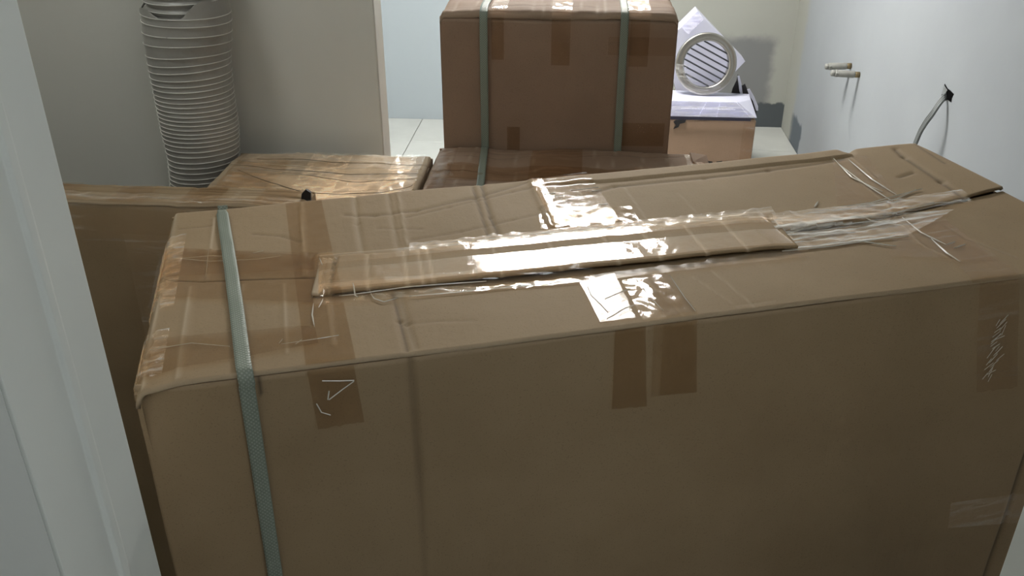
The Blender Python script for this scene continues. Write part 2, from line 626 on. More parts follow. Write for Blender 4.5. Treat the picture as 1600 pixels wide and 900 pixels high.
crease([(635, 340), (700, 325), (800, 300), (900, 280)], -0.002, 0.004, 0.0, 0.2)
crease([(590, 357), (660, 358)], -0.0015, 0.003, 0.0, 0.2)
crease([(640, 375), (720, 362), (800, 344), (870, 328)], -0.0018, 0.003, 0.0, 0.16)
crease([(395, 365), (440, 368), (470, 378)], -0.002, 0.003, 0.0, 0.3)
crease([(280, 357), (330, 352)], -0.0015, 0.003, 0.0, 0.3)
crease([(615, 458), (625, 500), (636, 546)], -0.004, 0.004, 0.0, 0.5)
crease([(624, 458), (636, 505), (648, 543)], -0.003, 0.004, 0.25, 0.2)
crease([(636, 505), (690, 500), (740, 499)], -0.001, 0.003, 0.0, 0.12)
crease([(862, 322), (960, 290), (1100, 278), (1200, 267), (1318, 252)], -0.003, 0.005, 0.0, 0.4)
crease([(830, 283), (848, 325), (862, 356)], 0.004, 0.005, 0.2)
crease([(848, 283), (866, 322), (880, 350)], -0.003, 0.004, 0.2, 0.2)
crease([(902, 290), (932, 352)], -0.0015, 0.003, 0.35)
crease([(922, 286), (960, 352)], -0.0015, 0.003, 0.3)
crease([(975, 290), (1030, 372)], -0.0008, 0.003, 0.2)
crease([(1060, 300), (1100, 345)], -0.0006, 0.003, 0.12)
crease([(1398, 238), (1412, 250), (1470, 288), (1506, 312)], -0.005, 0.006, 0.0, 0.5)
crease([(1430, 230), (1475, 260)], -0.003, 0.005, 0.0, 0.45)
crease([(1405, 280), (1426, 275)], -0.003, 0.004, 0.0, 0.5)
crease([(1300, 250), (1330, 275), (1385, 320), (1440, 380), (1500, 410)], 0.0015, 0.003, 0.35)
crease([(1330, 250), (1390, 300), (1420, 340)], 0.0015, 0.003, 0.3)
crease([(1480, 350), (1510, 370), (1590, 400)], -0.0015, 0.003, 0.2, 0.15)
crease([(1080, 430), (1150, 478), (1210, 470)], -0.001, 0.003, 0.12)
crease([(1010, 435), (1075, 500)], -0.0012, 0.003, 0.2)
crease([(1110, 420), (1180, 480)], -0.0012, 0.003, 0.2)


def seam_t(s):
    return np.interp(s, [0, 0.06, 0.2, 0.5, 0.97, 1.15, 1.22, 1.32], [0.262, 0.240, 0.218, 0.208, 0.210, 0.232, 0.246, 0.266])


STRIP = [top_st(487, 466), top_st(1247, 387), top_st(1207, 343), top_st(502, 409)]   # near-left, near-right, far-right, far-left


def strip_uv(S, T):
    """rough coordinates across the seam strip, 0..1 inside"""
    u = (S - 0.205) / (0.886 - 0.205)
    t0 = 0.162 + (0.151 - 0.162) * u
    t1 = 0.266 + (0.252 - 0.266) * u
    return u, (T - t0) / (t1 - t0)


def top_h(S, T, detail=True):
    S, T = np.asarray(S, float), np.asarray(T, float)
    H = np.zeros(S.shape)

    def edge(x, r):
        x = np.clip(x, 0, r)
        return -(r - np.sqrt(np.maximum(r * r - (r - x) ** 2, 0)))
    H = H + edge(S, 0.016) + edge(T, 0.004) + edge(DEP - T, 0.005) + edge(LEN - S, 0.005)
    # slump towards the seam, softened corners and gentle waves
    H = H - np.where(T < seam_t(S), 0.0055, 0.0008) * np.exp(-((T - seam_t(S)) / 0.11) ** 2) * np.clip((S - 0.3) / 0.2, 0, 1) * np.clip((1.2 - S) / 0.2, 0, 1)
    H = H + 0.0014 * np.sin(S * 9.0 + 1.0) * np.sin(T * 8.0 + 0.6) + 0.0003 * np.sin(S * 31 + T * 17)
    H = H - 0.007 * np.exp(-(S ** 2 + T ** 2) / 0.0014)
    far = T > seam_t(S)
    H = H + np.where(far, 0.007 * np.clip((S - 1.08) / 0.2, 0, 1), 0.0)
    # turned-up back lip with the nick near its right end
    H = H + np.where(T > DEP - 0.035, 0.004 * np.clip((S - 0.55) / 0.1, 0, 1) * (S < 1.165), 0)
    H = H - 0.010 * np.exp(-((S - 1.172) / 0.012) ** 2 - ((T - DEP) / 0.02) ** 2)
    if detail:
        for pl, amp, wid, _, _ in CREASES:
            for p, q in zip(pl[:-1], pl[1:]):
                d = seg_dist(S, T, p, q)
                H = H + amp * np.exp(-(d / wid) ** 2) * 0.7
    return H


def top_attrs(S, T):
    w = np.zeros(S.shape)
    g = np.zeros(S.shape)
    for pl, amp, wid, we, gr in CREASES:
        d = np.min([seg_dist(S, T, p, q) for p, q in zip(pl[:-1], pl[1:])], axis=0)
        k = np.exp(-(d / (wid * 0.55)) ** 2)
        w = np.maximum(w, we * k)
        g = np.maximum(g, gr * k)
    # rubbed outer edges
    e = np.minimum.reduce([S, T, DEP - T, LEN - S])
    w = np.maximum(w, 0.35 * np.exp(-(e / 0.004) ** 2))
    return {'wear': w, 'dark_line': g}


def flap(name, near, label):
    ns, nt = 400, 76
    s = np.linspace(0.0, LEN, ns)
    P = np.empty((ns, nt, 3))
    S = np.repeat(s[:, None], nt, 1)
    sm = seam_t(S)
    v = np.linspace(0, 1, nt)[None, :]
    if near:
        T = v * (sm - 0.0015)
    else:
        T = sm + 0.0015 + v * (DEP - sm - 0.0015)
    Z = ZT + top_h(S, T + (0 if near else 1e-6))
    P[..., 0], P[..., 1], P[..., 2] = S, T, Z
    # wavy free edges
    wob = 0.0018 * np.sin(S * 23) + 0.0012 * np.sin(S * 57 + 1)
    P[..., 1] += wob * (1 - np.abs(2 * v - 1)) * 0.3
    o = grid_obj(name, P, M['kraft'], big, top_attrs(S, T), thick=0.005)
    o['label'] = label
    return o


flap('top_flap', True, 'near top flap of the long carton')
flap('top_flap', False, 'far top flap of the long carton')


# body: front panel with bulge and crease, the other walls plain
def front_bulge(S, Z):
    S, Z = np.asarray(S, float), np.asarray(Z, float)
    b = -0.006 * np.sin(np.pi * np.clip(S / LEN, 0, 1)) * np.sin(np.pi * np.clip(Z / ZT, 0, 1))
    b = b + 0.012 * np.exp(-((S) / 0.03) ** 2) * np.exp(-((Z - ZT) / 0.09) ** 2)
    k = np.clip((Z - 0.62) / 0.3, 0.15, 1)
    s0 = front_sz(640, 546)[0]
    s1 = front_sz(655, 760)[0]
    z0, z1 = front_sz(640, 546)[1], front_sz(655, 760)[1]
    sc = np.interp(Z, [z1 - 0.4, z1, z0], [s1, s1, s0])
    b = b + 0.0035 * k * np.exp(-((S - sc) / 0.004) ** 2) - 0.0025 * k * np.exp(-((S - sc - 0.009) / 0.004) ** 2)
    # corner fold near the right end
    sf = front_sz(1541, 899)[0]
    b = b + 0.004 * np.exp(-((S - sf) / 0.005) ** 2)
    b = b + 0.0012 * np.sin(S * 13 + Z * 7) + 0.0008 * np.sin(Z * 29 + S * 5)
    return b


nS, nZ = 330, 150
s = np.linspace(0, LEN, nS)
z = np.linspace(0, ZT - 0.006, nZ)
S, Z = np.meshgrid(s, z, indexing='ij')
P = np.stack([S, front_bulge(S, Z) + 0.001, Z], -1)
s_cr = front_sz(655, 760)[0]
wear = 0.3 * np.exp(-((ZT - Z) / 0.006) ** 2)
dark_line = 0.30 * np.exp(-((S - np.interp(Z, [front_sz(655, 760)[1], front_sz(640, 546)[1]], [s_cr, front_sz(640, 546)[0]])) / 0.0035) ** 2) * np.clip((Z - 0.55) / 0.3, 0.12, 1)
dark_line = np.maximum(dark_line, 0.75 * np.exp(-((S - front_sz(1541, 899)[0]) / 0.0035) ** 2))
# small tear beside the strap
ts, tz = front_sz(404, 592)
tear = np.exp(-(((S - ts - 0.001) / 0.0022) ** 2)) * ((Z > tz - 0.02) & (Z < ZT))
dark_line = np.maximum(dark_line, 0.8 * tear)
fp = grid_obj('front_panel', P, M['kraft'], big, {'wear': wear, 'dark_line': dark_line}, thick=0.005)
md = fp.modifiers['thickness']
md.offset = -1
MB().box(0.0, 0.005, 0.006, DEP - 0.006, 0, ZT - 0.012).build('end_panel', M['kraft'], big)
MB().box(LEN - 0.005, LEN, 0.006, DEP - 0.006, 0, ZT - 0.008).build('end_panel', M['kraft'], big)
MB().box(0.0, LEN, DEP - 0.006, DEP - 0.001, 0, ZT - 0.008).build('back_panel', M['kraft'], big)
MB().box(0.005, LEN - 0.005, 0.006, DEP - 0.006, 0, 0.006).build('bottom_panel', M['kraft'], big)

# the loose strip of board taped along the seam
NU, NV = 220, 22
u = np.linspace(0, 1, NU)[:, None]
v = np.linspace(0, 1, NV)[None, :]


def bil(c, u, v):
    c = [np.array(p) for p in c]
    return (c[0][None, None] * ((1 - u) * (1 - v))[..., None] + c[1][None, None] * (u * (1 - v))[..., None]
            + c[2][None, None] * (u * v)[..., None] + c[3][None, None] * ((1 - u) * v)[..., None])


def strip_z(S, T, U, V):
    """height of the strip's upper face"""
    lift = 0.0062 + 0.0004 * np.sin(U * 26) + 0.0002 * np.sin(U * 61 + V * 3)
    lift = lift - 0.004 * np.clip((U - 0.93) / 0.07, 0, 1)
    return ZT + lift


ST = bil(STRIP, u, v)
Su, Tv = ST[..., 0], ST[..., 1]
Uu = np.repeat(u, NV, 1)
Vv = np.repeat(v, NU, 0)
Zs = strip_z(Su, Tv, Uu, Vv)
cre = np.zeros(Su.shape)
for cu in (0.026, 0.10, 0.175, 0.205, 0.225, 0.36, 0.48, 0.60, 0.69, 0.79, 0.88):
    cre += np.exp(-((Uu - cu - 0.012 * (0.5 - Vv)) / 0.0035) ** 2)
for cu in (0.012, 0.022, 0.032):
    Zs -= 0.004 * np.exp(-((Uu - cu) / 0.003) ** 2)
Zs -= 0.0015 * cre
Tv = Tv + 0.0025 * np.sin(Uu * 37) * (Vv > 0.9)
dk = 0.8 * np.exp(-((Uu - 0.03) / 0.003) ** 2) * (np.sin(Vv * 40 + Uu * 200) > 0.1)
strip = grid_obj('seam_strip', np.stack([Su, Tv, Zs], -1), M['kraft'], big, {'wear': np.clip(cre * 0.45, 0, 0.6) + 0.3 * (Uu < 0.03), 'dark_line': dk}, thick=0.004)
strip['label'] = 'loose strip of cardboard taped along the seam'


def cover_z(S, T):
    """height tape takes when it runs over flaps and strip"""
    H = ZT + top_h(S, T, detail=False)
    U, V = strip_uv(S, T)
    ru = np.clip(np.minimum(U, 1 - U) / 0.015, 0, 1)
    rv = np.clip(np.minimum((V + 0.06) / 0.06, (1.25 - V) / 0.25), 0, 1)
    k = ru * rv
    zs = strip_z(S, T, np.clip(U, 0, 1), np.clip(V, 0, 1)) + 0.0012
    return np.maximum(H, H * (1 - k) + zs * k)


def top_tape(quad, mat, n=60, m=14, off=0.0012, wr=0.0006, ws=60, name='packing_tape', ripple=None, seed=0.0, px=True, over=True):
    """tape on the top: quad = near-left, near-right, far-right, far-left in photo pixels (or s,t)"""
    q = [top_st(*p) for p in quad] if px else quad
    uu = np.linspace(0, 1, n)[:, None]
    vv = np.linspace(0, 1, m)[None, :]
    G = bil(q, uu, vv)
    S_, T_ = G[..., 0], G[..., 1]
    Z_ = (cover_z(S_, T_) if over else ZT + top_h(S_, T_, detail=False)) + off
    cr = top_h(S_, T_, True) - top_h(S_, T_, False)
    Z_ = Z_ + np.maximum(cr, 0) + wr * (nz_grid(S_, T_, ws, seed) + 0.6)
    if ripple:
        Z_ = Z_ + ripple(np.repeat(uu, m, 1), np.repeat(vv, n, 0))
    return grid_obj(name, np.stack([S_, T_, Z_], -1), mat, big)


def front_tape(quad, mat, n=16, m=24, off=0.0015, name='packing_tape', ragged=0.0):
    """tape on the front panel: quad = lower-left, lower-right, upper-right, upper-left in photo pixels"""
    q = [front_sz(*p) for p in quad]
    G = bil(q, np.linspace(0, 1, n)[:, None], np.linspace(0, 1, m)[None, :])
    S_, Z_ = G[..., 0], G[..., 1].copy()
    Z_ = np.minimum(Z_, ZT - 0.004)
    if ragged:
        Z_[:, 0] += ragged * np.array([nz(i * 0.9, 3.1) for i in range(n)])
    Y_ = front_bulge(S_, Z_) - off
    return grid_obj(name, np.stack([S_, Y_, Z_], -1), mat, big)


# left cross tape, running back to front and over the edge
top_tape([(478, 572), (556, 562), (502, 311), (446, 318)], M['tape'], 16, 70, wr=0.0008)
front_tape([(497, 669), (569, 656), (551, 561), (478, 571)], M['tape'], 14, 24, ragged=0.003)
# tape along the seam at the left end and the lower band
top_tape([(228, 467), (492, 477), (498, 398), (246, 390)], M['tape'], 70, 18, wr=0.0012, ws=70, off=0.0022)
top_tape([(212, 592), (498, 540), (492, 512), (219, 536)], M['tape'], 70, 10, wr=0.0010, ws=70, off=0.0026)
top_tape([(236, 437), (492, 425), (497, 403), (246, 388)], M['tape'], 60, 8, wr=0.001, off=0.003)
# film round the left end edge


def end_film(t0, t1, seed):
    n, m = 40, 16
    tt = np.linspace(t0, t1, n)
    prof = [(-0.0035, -0.075), (-0.003, -0.03), (-0.002, -0.012), (0.003, -0.003), (0.010, 0.001), (0.018, 0.0032), (0.030, 0.0034)]
    cum = np.linspace(0, 1, len(prof))
    k = np.linspace(0, 1, m)
    px_ = np.interp(k, cum, [p[0] for p in prof])
    pz_ = np.interp(k, cum, [p[1] for p in prof])
    P = np.empty((n, m, 3))
    for i in range(n):
        for j in range(m):
            w = 0.0018 * nz(tt[i] * 60, k[j] * 7, seed)
            P[i, j] = (px_[j] - abs(w) * 0.6, tt[i], ZT + pz_[j] + w)
    return grid_obj('end_tape', P, M['tape_end'], big, flip=True)


end_film(0.02, 0.12, 1.0)
end_film(0.175, 0.262, 5.0)
end_film(0.268, 0.40, 9.0)

# centre seam tape over the strip: mirrors the ceiling lamp
top_tape([(492, 463), (1246, 385), (1236, 361), (498, 432)], M['tape_gloss'], 240, 12, wr=0.0003, ws=90, off=0.0014, seed=4.0)
top_tape([(498, 422), (1226, 350), (1205, 341), (500, 406)], M['tape_gloss'], 240, 10, wr=0.0003, ws=90, off=0.0014, seed=2.0)
top_tape([(748, 437), (905, 420), (898, 400), (742, 414)], M['tape_dull'], 60, 8, wr=0.0002, ws=90, off=0.0020, seed=4.5)
top_tape([(490, 480), (930, 437), (925, 420), (490, 452)], M['tape_gloss'], 160, 10, wr=0.0012, ws=60, off=0.0022, seed=6.0)
top_tape([(925, 440), (1260, 402), (1250, 391), (920, 425)], M['tape_dull'], 100, 8, wr=0.0014, ws=60, off=0.0024, seed=7.0)
# wrinkled loose tape above the strip
top_tape([(640, 402), (1215, 345), (1205, 326), (640, 383)], M['film'], 160, 10, wr=0.003, ws=70, off=0.0018, seed=8.0)
top_tape([(845, 361), (1000, 350), (985, 325), (842, 336)], M['tape'], 60, 10, wr=0.0014, ws=60, off=0.003, seed=8.5)
# centre cross tapes
top_tape([(938, 504), (993, 498), (960, 425), (905, 438)], M['tape_crumple'], 20, 40, wr=0.0006, ws=90, off=0.0016, seed=3.0)
top_tape([(1037, 497), (1090, 489), (1040, 425), (992, 432)], M['tape'], 18, 40, wr=0.0006, off=0.0016)
top_tape([(1004, 501), (1040, 497), (1000, 433), (972, 438)], M['tape_gloss'], 14, 30, wr=0.001, off=0.0014)
top_tape([(868, 355), (968, 345), (916, 268), (826, 281)], M['tape'], 20, 40, wr=0.0003, ws=70, off=0.0016)
top_tape([(862, 356), (885, 354), (845, 280), (830, 282)], M['tape_crumple'], 8, 30, wr=0.0016, ws=80, off=0.0016)
front_tape([(955, 637), (1009, 633), (1009, 496), (962, 502)], M['tape'], 10, 30, ragged=0.002)
front_tape([(1030, 616), (1087, 611), (1089, 489), (1037, 497)], M['tape'], 10, 30, ragged=0.001)
front_tape([(1016, 618), (1030, 617), (1037, 498), (1022, 499)], M['tape_dull'], 6, 30)
# lifted, whitened tape at the right half of the seam
top_tape([(1228, 392), (1420, 366), (1490, 330), (1200, 340)], M['tape_frost'], 90, 26, wr=0.0016, ws=60, off=0.0026, seed=11.0, over=False)
top_tape([(1215, 362), (1520, 318), (1500, 305), (1205, 338)], M['tape_frost'], 100, 14, wr=0.002, ws=60, off=0.004, seed=13.0, over=False)
top_tape([(1310, 345), (1420, 330), (1352, 249), (1300, 254)], M['tape_dull'], 24, 40, wr=0.0012, ws=60, off=0.0018, seed=15.0, over=False)
top_tape([(1390, 400), (1560, 410), (1460, 328), (1400, 345)], M['tape_dull'], 30, 40, wr=0.001, ws=60, off=0.0018, seed=16.0, over=False)
top_tape([(1520, 440), (1598, 431), (1480, 345), (1430, 350)], M['tape_dull'], 20, 40, wr=0.001, ws=60, off=0.0016, seed=17.0, over=False)
front_tape([(1524, 612), (1588, 604), (1592, 432), (1530, 441)], M['tape_dull'], 16, 40, ragged=0.004)
front_tape([(1478, 822), (1600, 815), (1600, 770), (1483, 783)], M['film'], 30, 12)


# stretched ridges in the tape (white lines that catch the light)
def ridges(name, lines, width, height, mat):
    for pl in lines:
        mb = MB()
        pts = []
        for (a, b), (c, d) in zip(pl[:-1], pl[1:]):
            for k in range(5):
                pts.append((a + (c - a) * k / 5, b + (d - b) * k / 5))
        pts.append(pl[-1])
        loc = []
        for p in pts:
            s_, t_ = top_st(*p)
            loc.append((s_, t_, float(cover_z(np.array(s_), np.array(t_))) + 0.0022))
        mb.ridge(loc, width, height)
        mb.build(name, mat, big)


ridges('tape_ridge', [
    [(1222, 392), (1300, 383), (1370, 372), (1420, 368)], [(1240, 372), (1320, 358), (1400, 341)], [(1215, 360), (1300, 344), (1400, 333), (1502, 314)],
    [(1260, 385), (1340, 374), (1400, 384)], [(1302, 252), (1330, 280), (1378, 303)], [(1312, 262), (1350, 290), (1395, 318)],
    [(1325, 254), (1362, 284), (1400, 308)], [(1300, 326), (1360, 318), (1440, 300)], [(1345, 322), (1400, 314), (1430, 301)],
    [(1410, 338), (1440, 362), (1478, 382)], [(1478, 382), (1492, 378)], [(1490, 388), (1508, 382)], [(1455, 372), (1480, 396), (1500, 410)],
    [(1290, 346), (1350, 340), (1410, 350)], [(1208, 345), (1220, 358), (1240, 362)], [(1272, 325), (1278, 316)]],
    0.0030, 0.0012, M['ridge'])
ridges('tape_ridge', [
    [(838, 372), (900, 362), (948, 354)], [(858, 376), (930, 366), (1000, 352)], [(745, 385), (820, 371), (880, 362)],
    [(850, 306), (868, 304)], [(892, 300), (935, 294)], [(925, 301), (940, 298)], [(935, 322), (950, 321)], [(865, 309), (880, 308)],
    [(842, 338), (850, 352), (856, 356)], [(850, 328), (866, 350), (880, 355)],
    [(578, 458), (585, 468), (600, 473), (622, 467)], [(552, 452), (555, 463), (560, 466)], [(492, 452), (488, 468)],
    [(490, 478), (488, 495), (492, 515)], [(505, 470), (498, 484)],
    [(640, 464), (720, 456), (800, 446), (905, 438)], [(530, 465), (640, 452), (760, 440)]],
    0.0020, 0.0010, M['ridge'])
ridges('tape_ridge', [
    [(992, 434), (1015, 466), (1036, 488)], [(1046, 430), (1070, 468), (1087, 490)], [(262, 408), (330, 402), (372, 404)],
    [(255, 404), (330, 411), (400, 408), (440, 402)], [(395, 398), (412, 394)], [(235, 551), (300, 540), (360, 545)], [(440, 541), (500, 532), (530, 527)],
    [(436, 540), (442, 533)], [(462, 541), (472, 534)], [(326, 392), (322, 436)], [(500, 412), (505, 425)],
    [(945, 468), (968, 458), (985, 452)], [(948, 500), (975, 484), (992, 478)], [(918, 447), (924, 462), (940, 478), (950, 490)]],
    0.0013, 0.0007, M['ridge'])


def front_ridges(lines, width, height):
    mb = MB()
    for pl in lines:
        q = [front_sz(*p) for p in pl]
        b = len(mb.v)
        for i, (s_, z_) in enumerate(q):
            t = np.array(q[min(i + 1, len(q) - 1)]) - np.array(q[max(i - 1, 0)])
            nrm = np.array([-t[1], t[0]]) / (np.linalg.norm(t) + 1e-9) * width / 2
            y = float(front_bulge(s_, z_)) - 0.0018
            mb.v += [(s_ - nrm[0], y, z_ - nrm[1]), (s_, y - height, z_), (s_ + nrm[0], y, z_ + nrm[1])]
        for i in range(len(q) - 1):
            a = b + i * 3
            mb.f += [(a, a + 1, a + 4, a + 3), (a + 1, a + 2, a + 5, a + 4)]
    o = mb.build('tape_scratches', M['ridge'], big)
    o['kind'] = 'stuff'
    return o


front_ridges([[(503, 593), (530, 593), (553, 592)], [(553, 593), (535, 606), (514, 622)], [(494, 628), (502, 642), (516, 646)], [(514, 608), (512, 622)]], 0.0016, 0.0008)
fr_l = []
random.seed(12)
for k in range(26):
    a = k / 25
    x0, y0 = 1562 - 22 * a + random.uniform(-8, 8), 505 + 90 * a
    fr_l.append([(x0, y0), (x0 + random.uniform(6, 16), y0 - random.uniform(6, 18))])
front_ridges(fr_l, 0.0011, 0.0004)


# woven strap round the left end
def ribbon(name, centers, half, normal_off, mat, parent):
    """centers: list of local points; half: list of local half-width vectors"""
    C_ = np.array(centers)
    H_ = np.array(half)
    w = np.linspace(-1, 1, 5)
    P = C_[:, None, :] + H_[:, None, :] * w[None, :, None]
    return grid_obj(name, P, mat, parent, thick=0.001)


def dense(pts, n):
    pts = np.array(pts, float)
    d = np.concatenate([[0], np.cumsum(np.linalg.norm(np.diff(pts, axis=0), axis=1))])
    k = np.linspace(0, d[-1], n)
    return np.stack([np.interp(k, d, pts[:, i]) for i in range(pts.shape[1])], 1)


tp = dense([top_st(*p) for p in ((347, 331), (350, 350), (361, 420), (372, 500), (381, 574), (383, 586))], 60)
fpz = dense([front_sz(*p) for p in ((384, 592), (393, 650), (411, 770), (431, 900))], 60)
cen, hal = [], []
for i, (s_, t_) in enumerate(tp):
    t_ = max(t_, 0.001)
    wd_ = 0.0088 if t_ < 0.47 else 0.0070
    cen.append((s_, t_, ZT + float(top_h(np.array(s_), np.array(t_), False)) + 0.0052))
    hal.append((wd_, 0.0, 0.0006 * math.sin(i * 0.5)))
s_e = cen[-1][0]
cen.append((s_e + 0.0005, -0.0035, ZT - 0.003))
hal.append((0.0088, 0, 0))
cen.append((s_e + 0.001, -0.0052, ZT - 0.010))
hal.append((0.0088, 0, 0))
for (s_, z_) in fpz:
    if z_ < ZT - 0.015:
        cen.append((s_, float(front_bulge(s_, z_)) - 0.0035, z_))
        hal.append((0.0088, 0, 0))
for z_ in np.linspace(cen[-1][2] - 0.03, 0.003, 12):
    cen.append((cen[-1][0] + 0.0002, float(front_bulge(cen[-1][0], z_)) - 0.0035, z_))
    hal.append((0.0088, 0, 0))
ribbon('strap', cen, hal, 0, M['strap'], big)['label'] = 'teal grey woven plastic strap'
bs = cen[0][0]
ribbon('strap', [(bs, DEP + 0.003, z_) for z_ in np.linspace(ZT + 0.002, 0.003, 20)], [(0.0075, 0, 0)] * 20, 0, M['strap'], big)


# ---------------------------------------------------------------- other cartons
def carton(name, x0, x1, y0, y1, z1, mat, label, cat='box', z0=0.0, bulge=0.006, seam=0.0, edge_wave=0.004, thick=0.005, sag=0.0, seed=0.0, gap=None, lip=0.012, group='shipping cartons', seam_axis='x'):
    """worn carton: front, back and end panels and two wavy top flaps"""
    e = empty(name, (x0, y0, z0))
    tag(e, label, cat, group)
    W, D, H = x1 - x0, y1 - y0, z1 - z0
    # front panel
    n, m = 90, 70
    Sg, Zg = np.meshgrid(np.linspace(0, W, n), np.linspace(0, H, m), indexing='ij')

    def ftop(Sv):
        return edge_wave * np.array([nz(a * 9, seed, 1.7) for a in np.atleast_1d(Sv)])
    tw = ftop(np.linspace(0, W, n))[:, None]
    Zf = Zg + tw * (Zg / H) ** 6 - lip * (Zg / H) ** 40
    Yf = -bulge * np.sin(np.pi * Sg / W) * np.sin(np.pi * Zg / H) + 0.0015 * nz_grid(Sg, Zg, 12, seed + 3) + 0.004 * (Zg / H) ** 60
    we = 0.25 * np.exp(-((H - Zg) / 0.008) ** 2)
    grid_obj('front_panel', np.stack([Sg, Yf, Zf], -1), mat, e, {'wear': we, 'dark_line': we * 0}, thick=thick)
    MB().box(0, thick, 0.004, D - 0.004, 0, H - lip).build('end_panel', mat, e)
    MB().box(W - thick, W, 0.004, D - 0.004, 0, H - lip).build('end_panel', mat, e)
    MB().box(0, W, D - thick, D, 0, H - lip * 0.6).build('back_panel', mat, e)
    MB().box(thick, W - thick, 0.006, D - 0.006, 0, 0.006).build('bottom_panel', mat, e)

    def top(S_, T_):
        S_, T_ = np.asarray(S_, float), np.asarray(T_, float)

        def ed(x, r):
            x = np.clip(x, 0, r)
            return -(r - np.sqrt(np.maximum(r * r - (r - x) ** 2, 0)))
        h = H + ed(S_, lip) + ed(W - S_, lip) + ed(T_, lip) + ed(D - T_, lip)
        h = h - sag * np.sin(np.pi * np.clip(S_ / W, 0, 1)) * np.sin(np.pi * np.clip(T_ / D, 0, 1))
        h = h + edge_wave * 0.8 * nz_grid(S_, T_ * 1.5, 9, seed) + 0.0015 * nz_grid(S_, T_, 30, seed + 5)
        return h
    g = gap if gap is not None else 0.003
    sm = D / 2 + seam
    for (t0, t1) in ((0.0, sm - g / 2), (sm + g / 2, D)):
        Sg, Tg = np.meshgrid(np.linspace(0, W, 90), np.linspace(t0, t1, 40), indexing='ij')
        Zg = top(Sg, Tg)
        el = np.minimum.reduce([Sg, W - Sg, Tg, D - Tg])
        wv = 0.35 * np.exp(-(el / 0.005) ** 2)
        gr = np.zeros(Sg.shape)
        rr = np.random.default_rng(int(seed * 10) + 3)
        for k in range(9):
            c0 = rr.uniform(0.05, 0.95) * W
            sl = rr.uniform(-0.15, 0.15)
            d = np.abs(Sg - c0 - sl * (Tg - D / 2))
            sgn = rr.choice([-1, 1])
            Zg = Zg + sgn * 0.0016 * np.exp(-(d / 0.003) ** 2)
            wv = np.maximum(wv, 0.28 * np.exp(-(d / 0.002) ** 2))
        for k in range(3):
            c0 = rr.uniform(t0, t1)
            sl = rr.uniform(-0.12, 0.12)
            d = np.abs(Tg - c0 - sl * (Sg - W / 2))
            Zg = Zg - 0.0015 * np.exp(-(d / 0.003) ** 2)
            gr = np.maximum(gr, 0.3 * np.exp(-(d / 0.002) ** 2))
        grid_obj('top_flap', np.stack([Sg, Tg, Zg], -1), mat, e, {'wear': wv, 'dark_line': gr}, thick=thick)
    e_top = top
    return e, e_top, (W, D, H)


def lay_tape(e, top, s0, s1, t0, t1, mat, n=40, m=14, off=0.0018, wr=0.0012, seed=0.0, skew=0.0, name='packing_tape'):
    Sg, Tg = np.meshgrid(np.linspace(s0, s1, n), np.linspace(t0, t1, m), indexing='ij')
    Sg = Sg + skew * (Tg - t0)
    Zg = top(Sg, Tg) + off + wr * (nz_grid(Sg, Tg, 55, seed) + 0.7)
    return grid_obj(name, np.stack([Sg, Tg, Zg], -1), mat, e)


def wall_tape(e, W, H, bulge, s0, s1, z0, z1, mat, off=0.004, name='packing_tape', seed=0.0):
    Sg, Zg = np.meshgrid(np.linspace(s0, s1, 14), np.linspace(z0, z1, 20), indexing='ij')
    Yg = -bulge * np.sin(np.pi * Sg / W) * np.sin(np.pi * Zg / H) - off + 0.0004 * nz_grid(Sg, Zg, 60, seed)
    return grid_obj(name, np.stack([Sg, Yg, Zg], -1), mat, e)


def strap_round(e, top, W, D, H, bulge, s0, half=0.0095, drift=0.0, skew=0.0):
    cen, hal = [], []
    s = s0
    for t in np.linspace(D + 0.002, 0.004, 26):
        s = s0 + skew * (D - t)
        cen.append((s, t, float(top(np.array([s]), np.array([min(max(t, 0.0), D)]))[0]) + 0.004))
        hal.append((half, 0, 0))
    cen.append((s, -0.003, cen[-1][2] - 0.004))
    hal.append((half, 0, 0))
    cen.append((s, -0.006, H - 0.016))
    hal.append((half, 0, 0))
    for z_ in np.linspace(H - 0.024, 0.003, 40):
        cen.append((s + drift * (H - z_), -bulge * math.sin(math.pi * s / W) * math.sin(math.pi * z_ / H) - 0.0065, z_))
        hal.append((half, 0, 0))
    return ribbon('strap', cen, hal, 0, M['strap'], e)


# tall strapped carton
YD = 2.03
dl, dr = on_y(690, 120, YD)[0], on_y(1053, 120, YD)[0]
dz = on_y(870, 28, YD)[2]
D_, dtop, (DW, DD, DH) = carton('cardboard_box', dl, dr, YD, YD + 0.34, dz + 0.012, M['kraft_red'], 'tall dark brown carton at the back with two grey-green straps and rounded top', bulge=0.010, gap=0.012, seed=2.0, edge_wave=0.006, lip=0.014, sag=-0.012)
for xp, w in ((757, 0.0090), (971, 0.0088)):
    s_ = on_y(xp, 120, YD)[0] - dl
    strap_round(D_, dtop, DW, DD, DH, 0.010, s_, w)
s_c = on_y(877, 60, YD)[0] - dl
s_l = on_y(775, 60, YD)[0] - dl
s_r = on_y(990, 60, YD)[0] - dl
lay_tape(D_, dtop, s_c - 0.022, s_c + 0.022, 0.0, 0.16, M['tape_gloss'], 12, 30, seed=1)
lay_tape(D_, dtop, s_l - 0.012, s_l + 0.024, 0.0, 0.12, M['tape_gloss'], 12, 30, seed=2)
lay_tape(D_, dtop, s_r - 0.014, s_r + 0.035, 0.0, 0.14, M['tape_crumple'], 16, 30, seed=3, wr=0.003)
wall_tape(D_, DW, DH, 0.010, s_c - 0.022, s_c + 0.020, DH - 0.115, DH - 0.012, M['tape'])
wall_tape(D_, DW, DH, 0.010, s_l - 0.010, s_l + 0.018, DH - 0.105, DH - 0.012, M['tape'])
wall_tape(D_, DW, DH, 0.010, s_r - 0.008, s_r + 0.034, DH - 0.115, DH - 0.012, M['tape'])
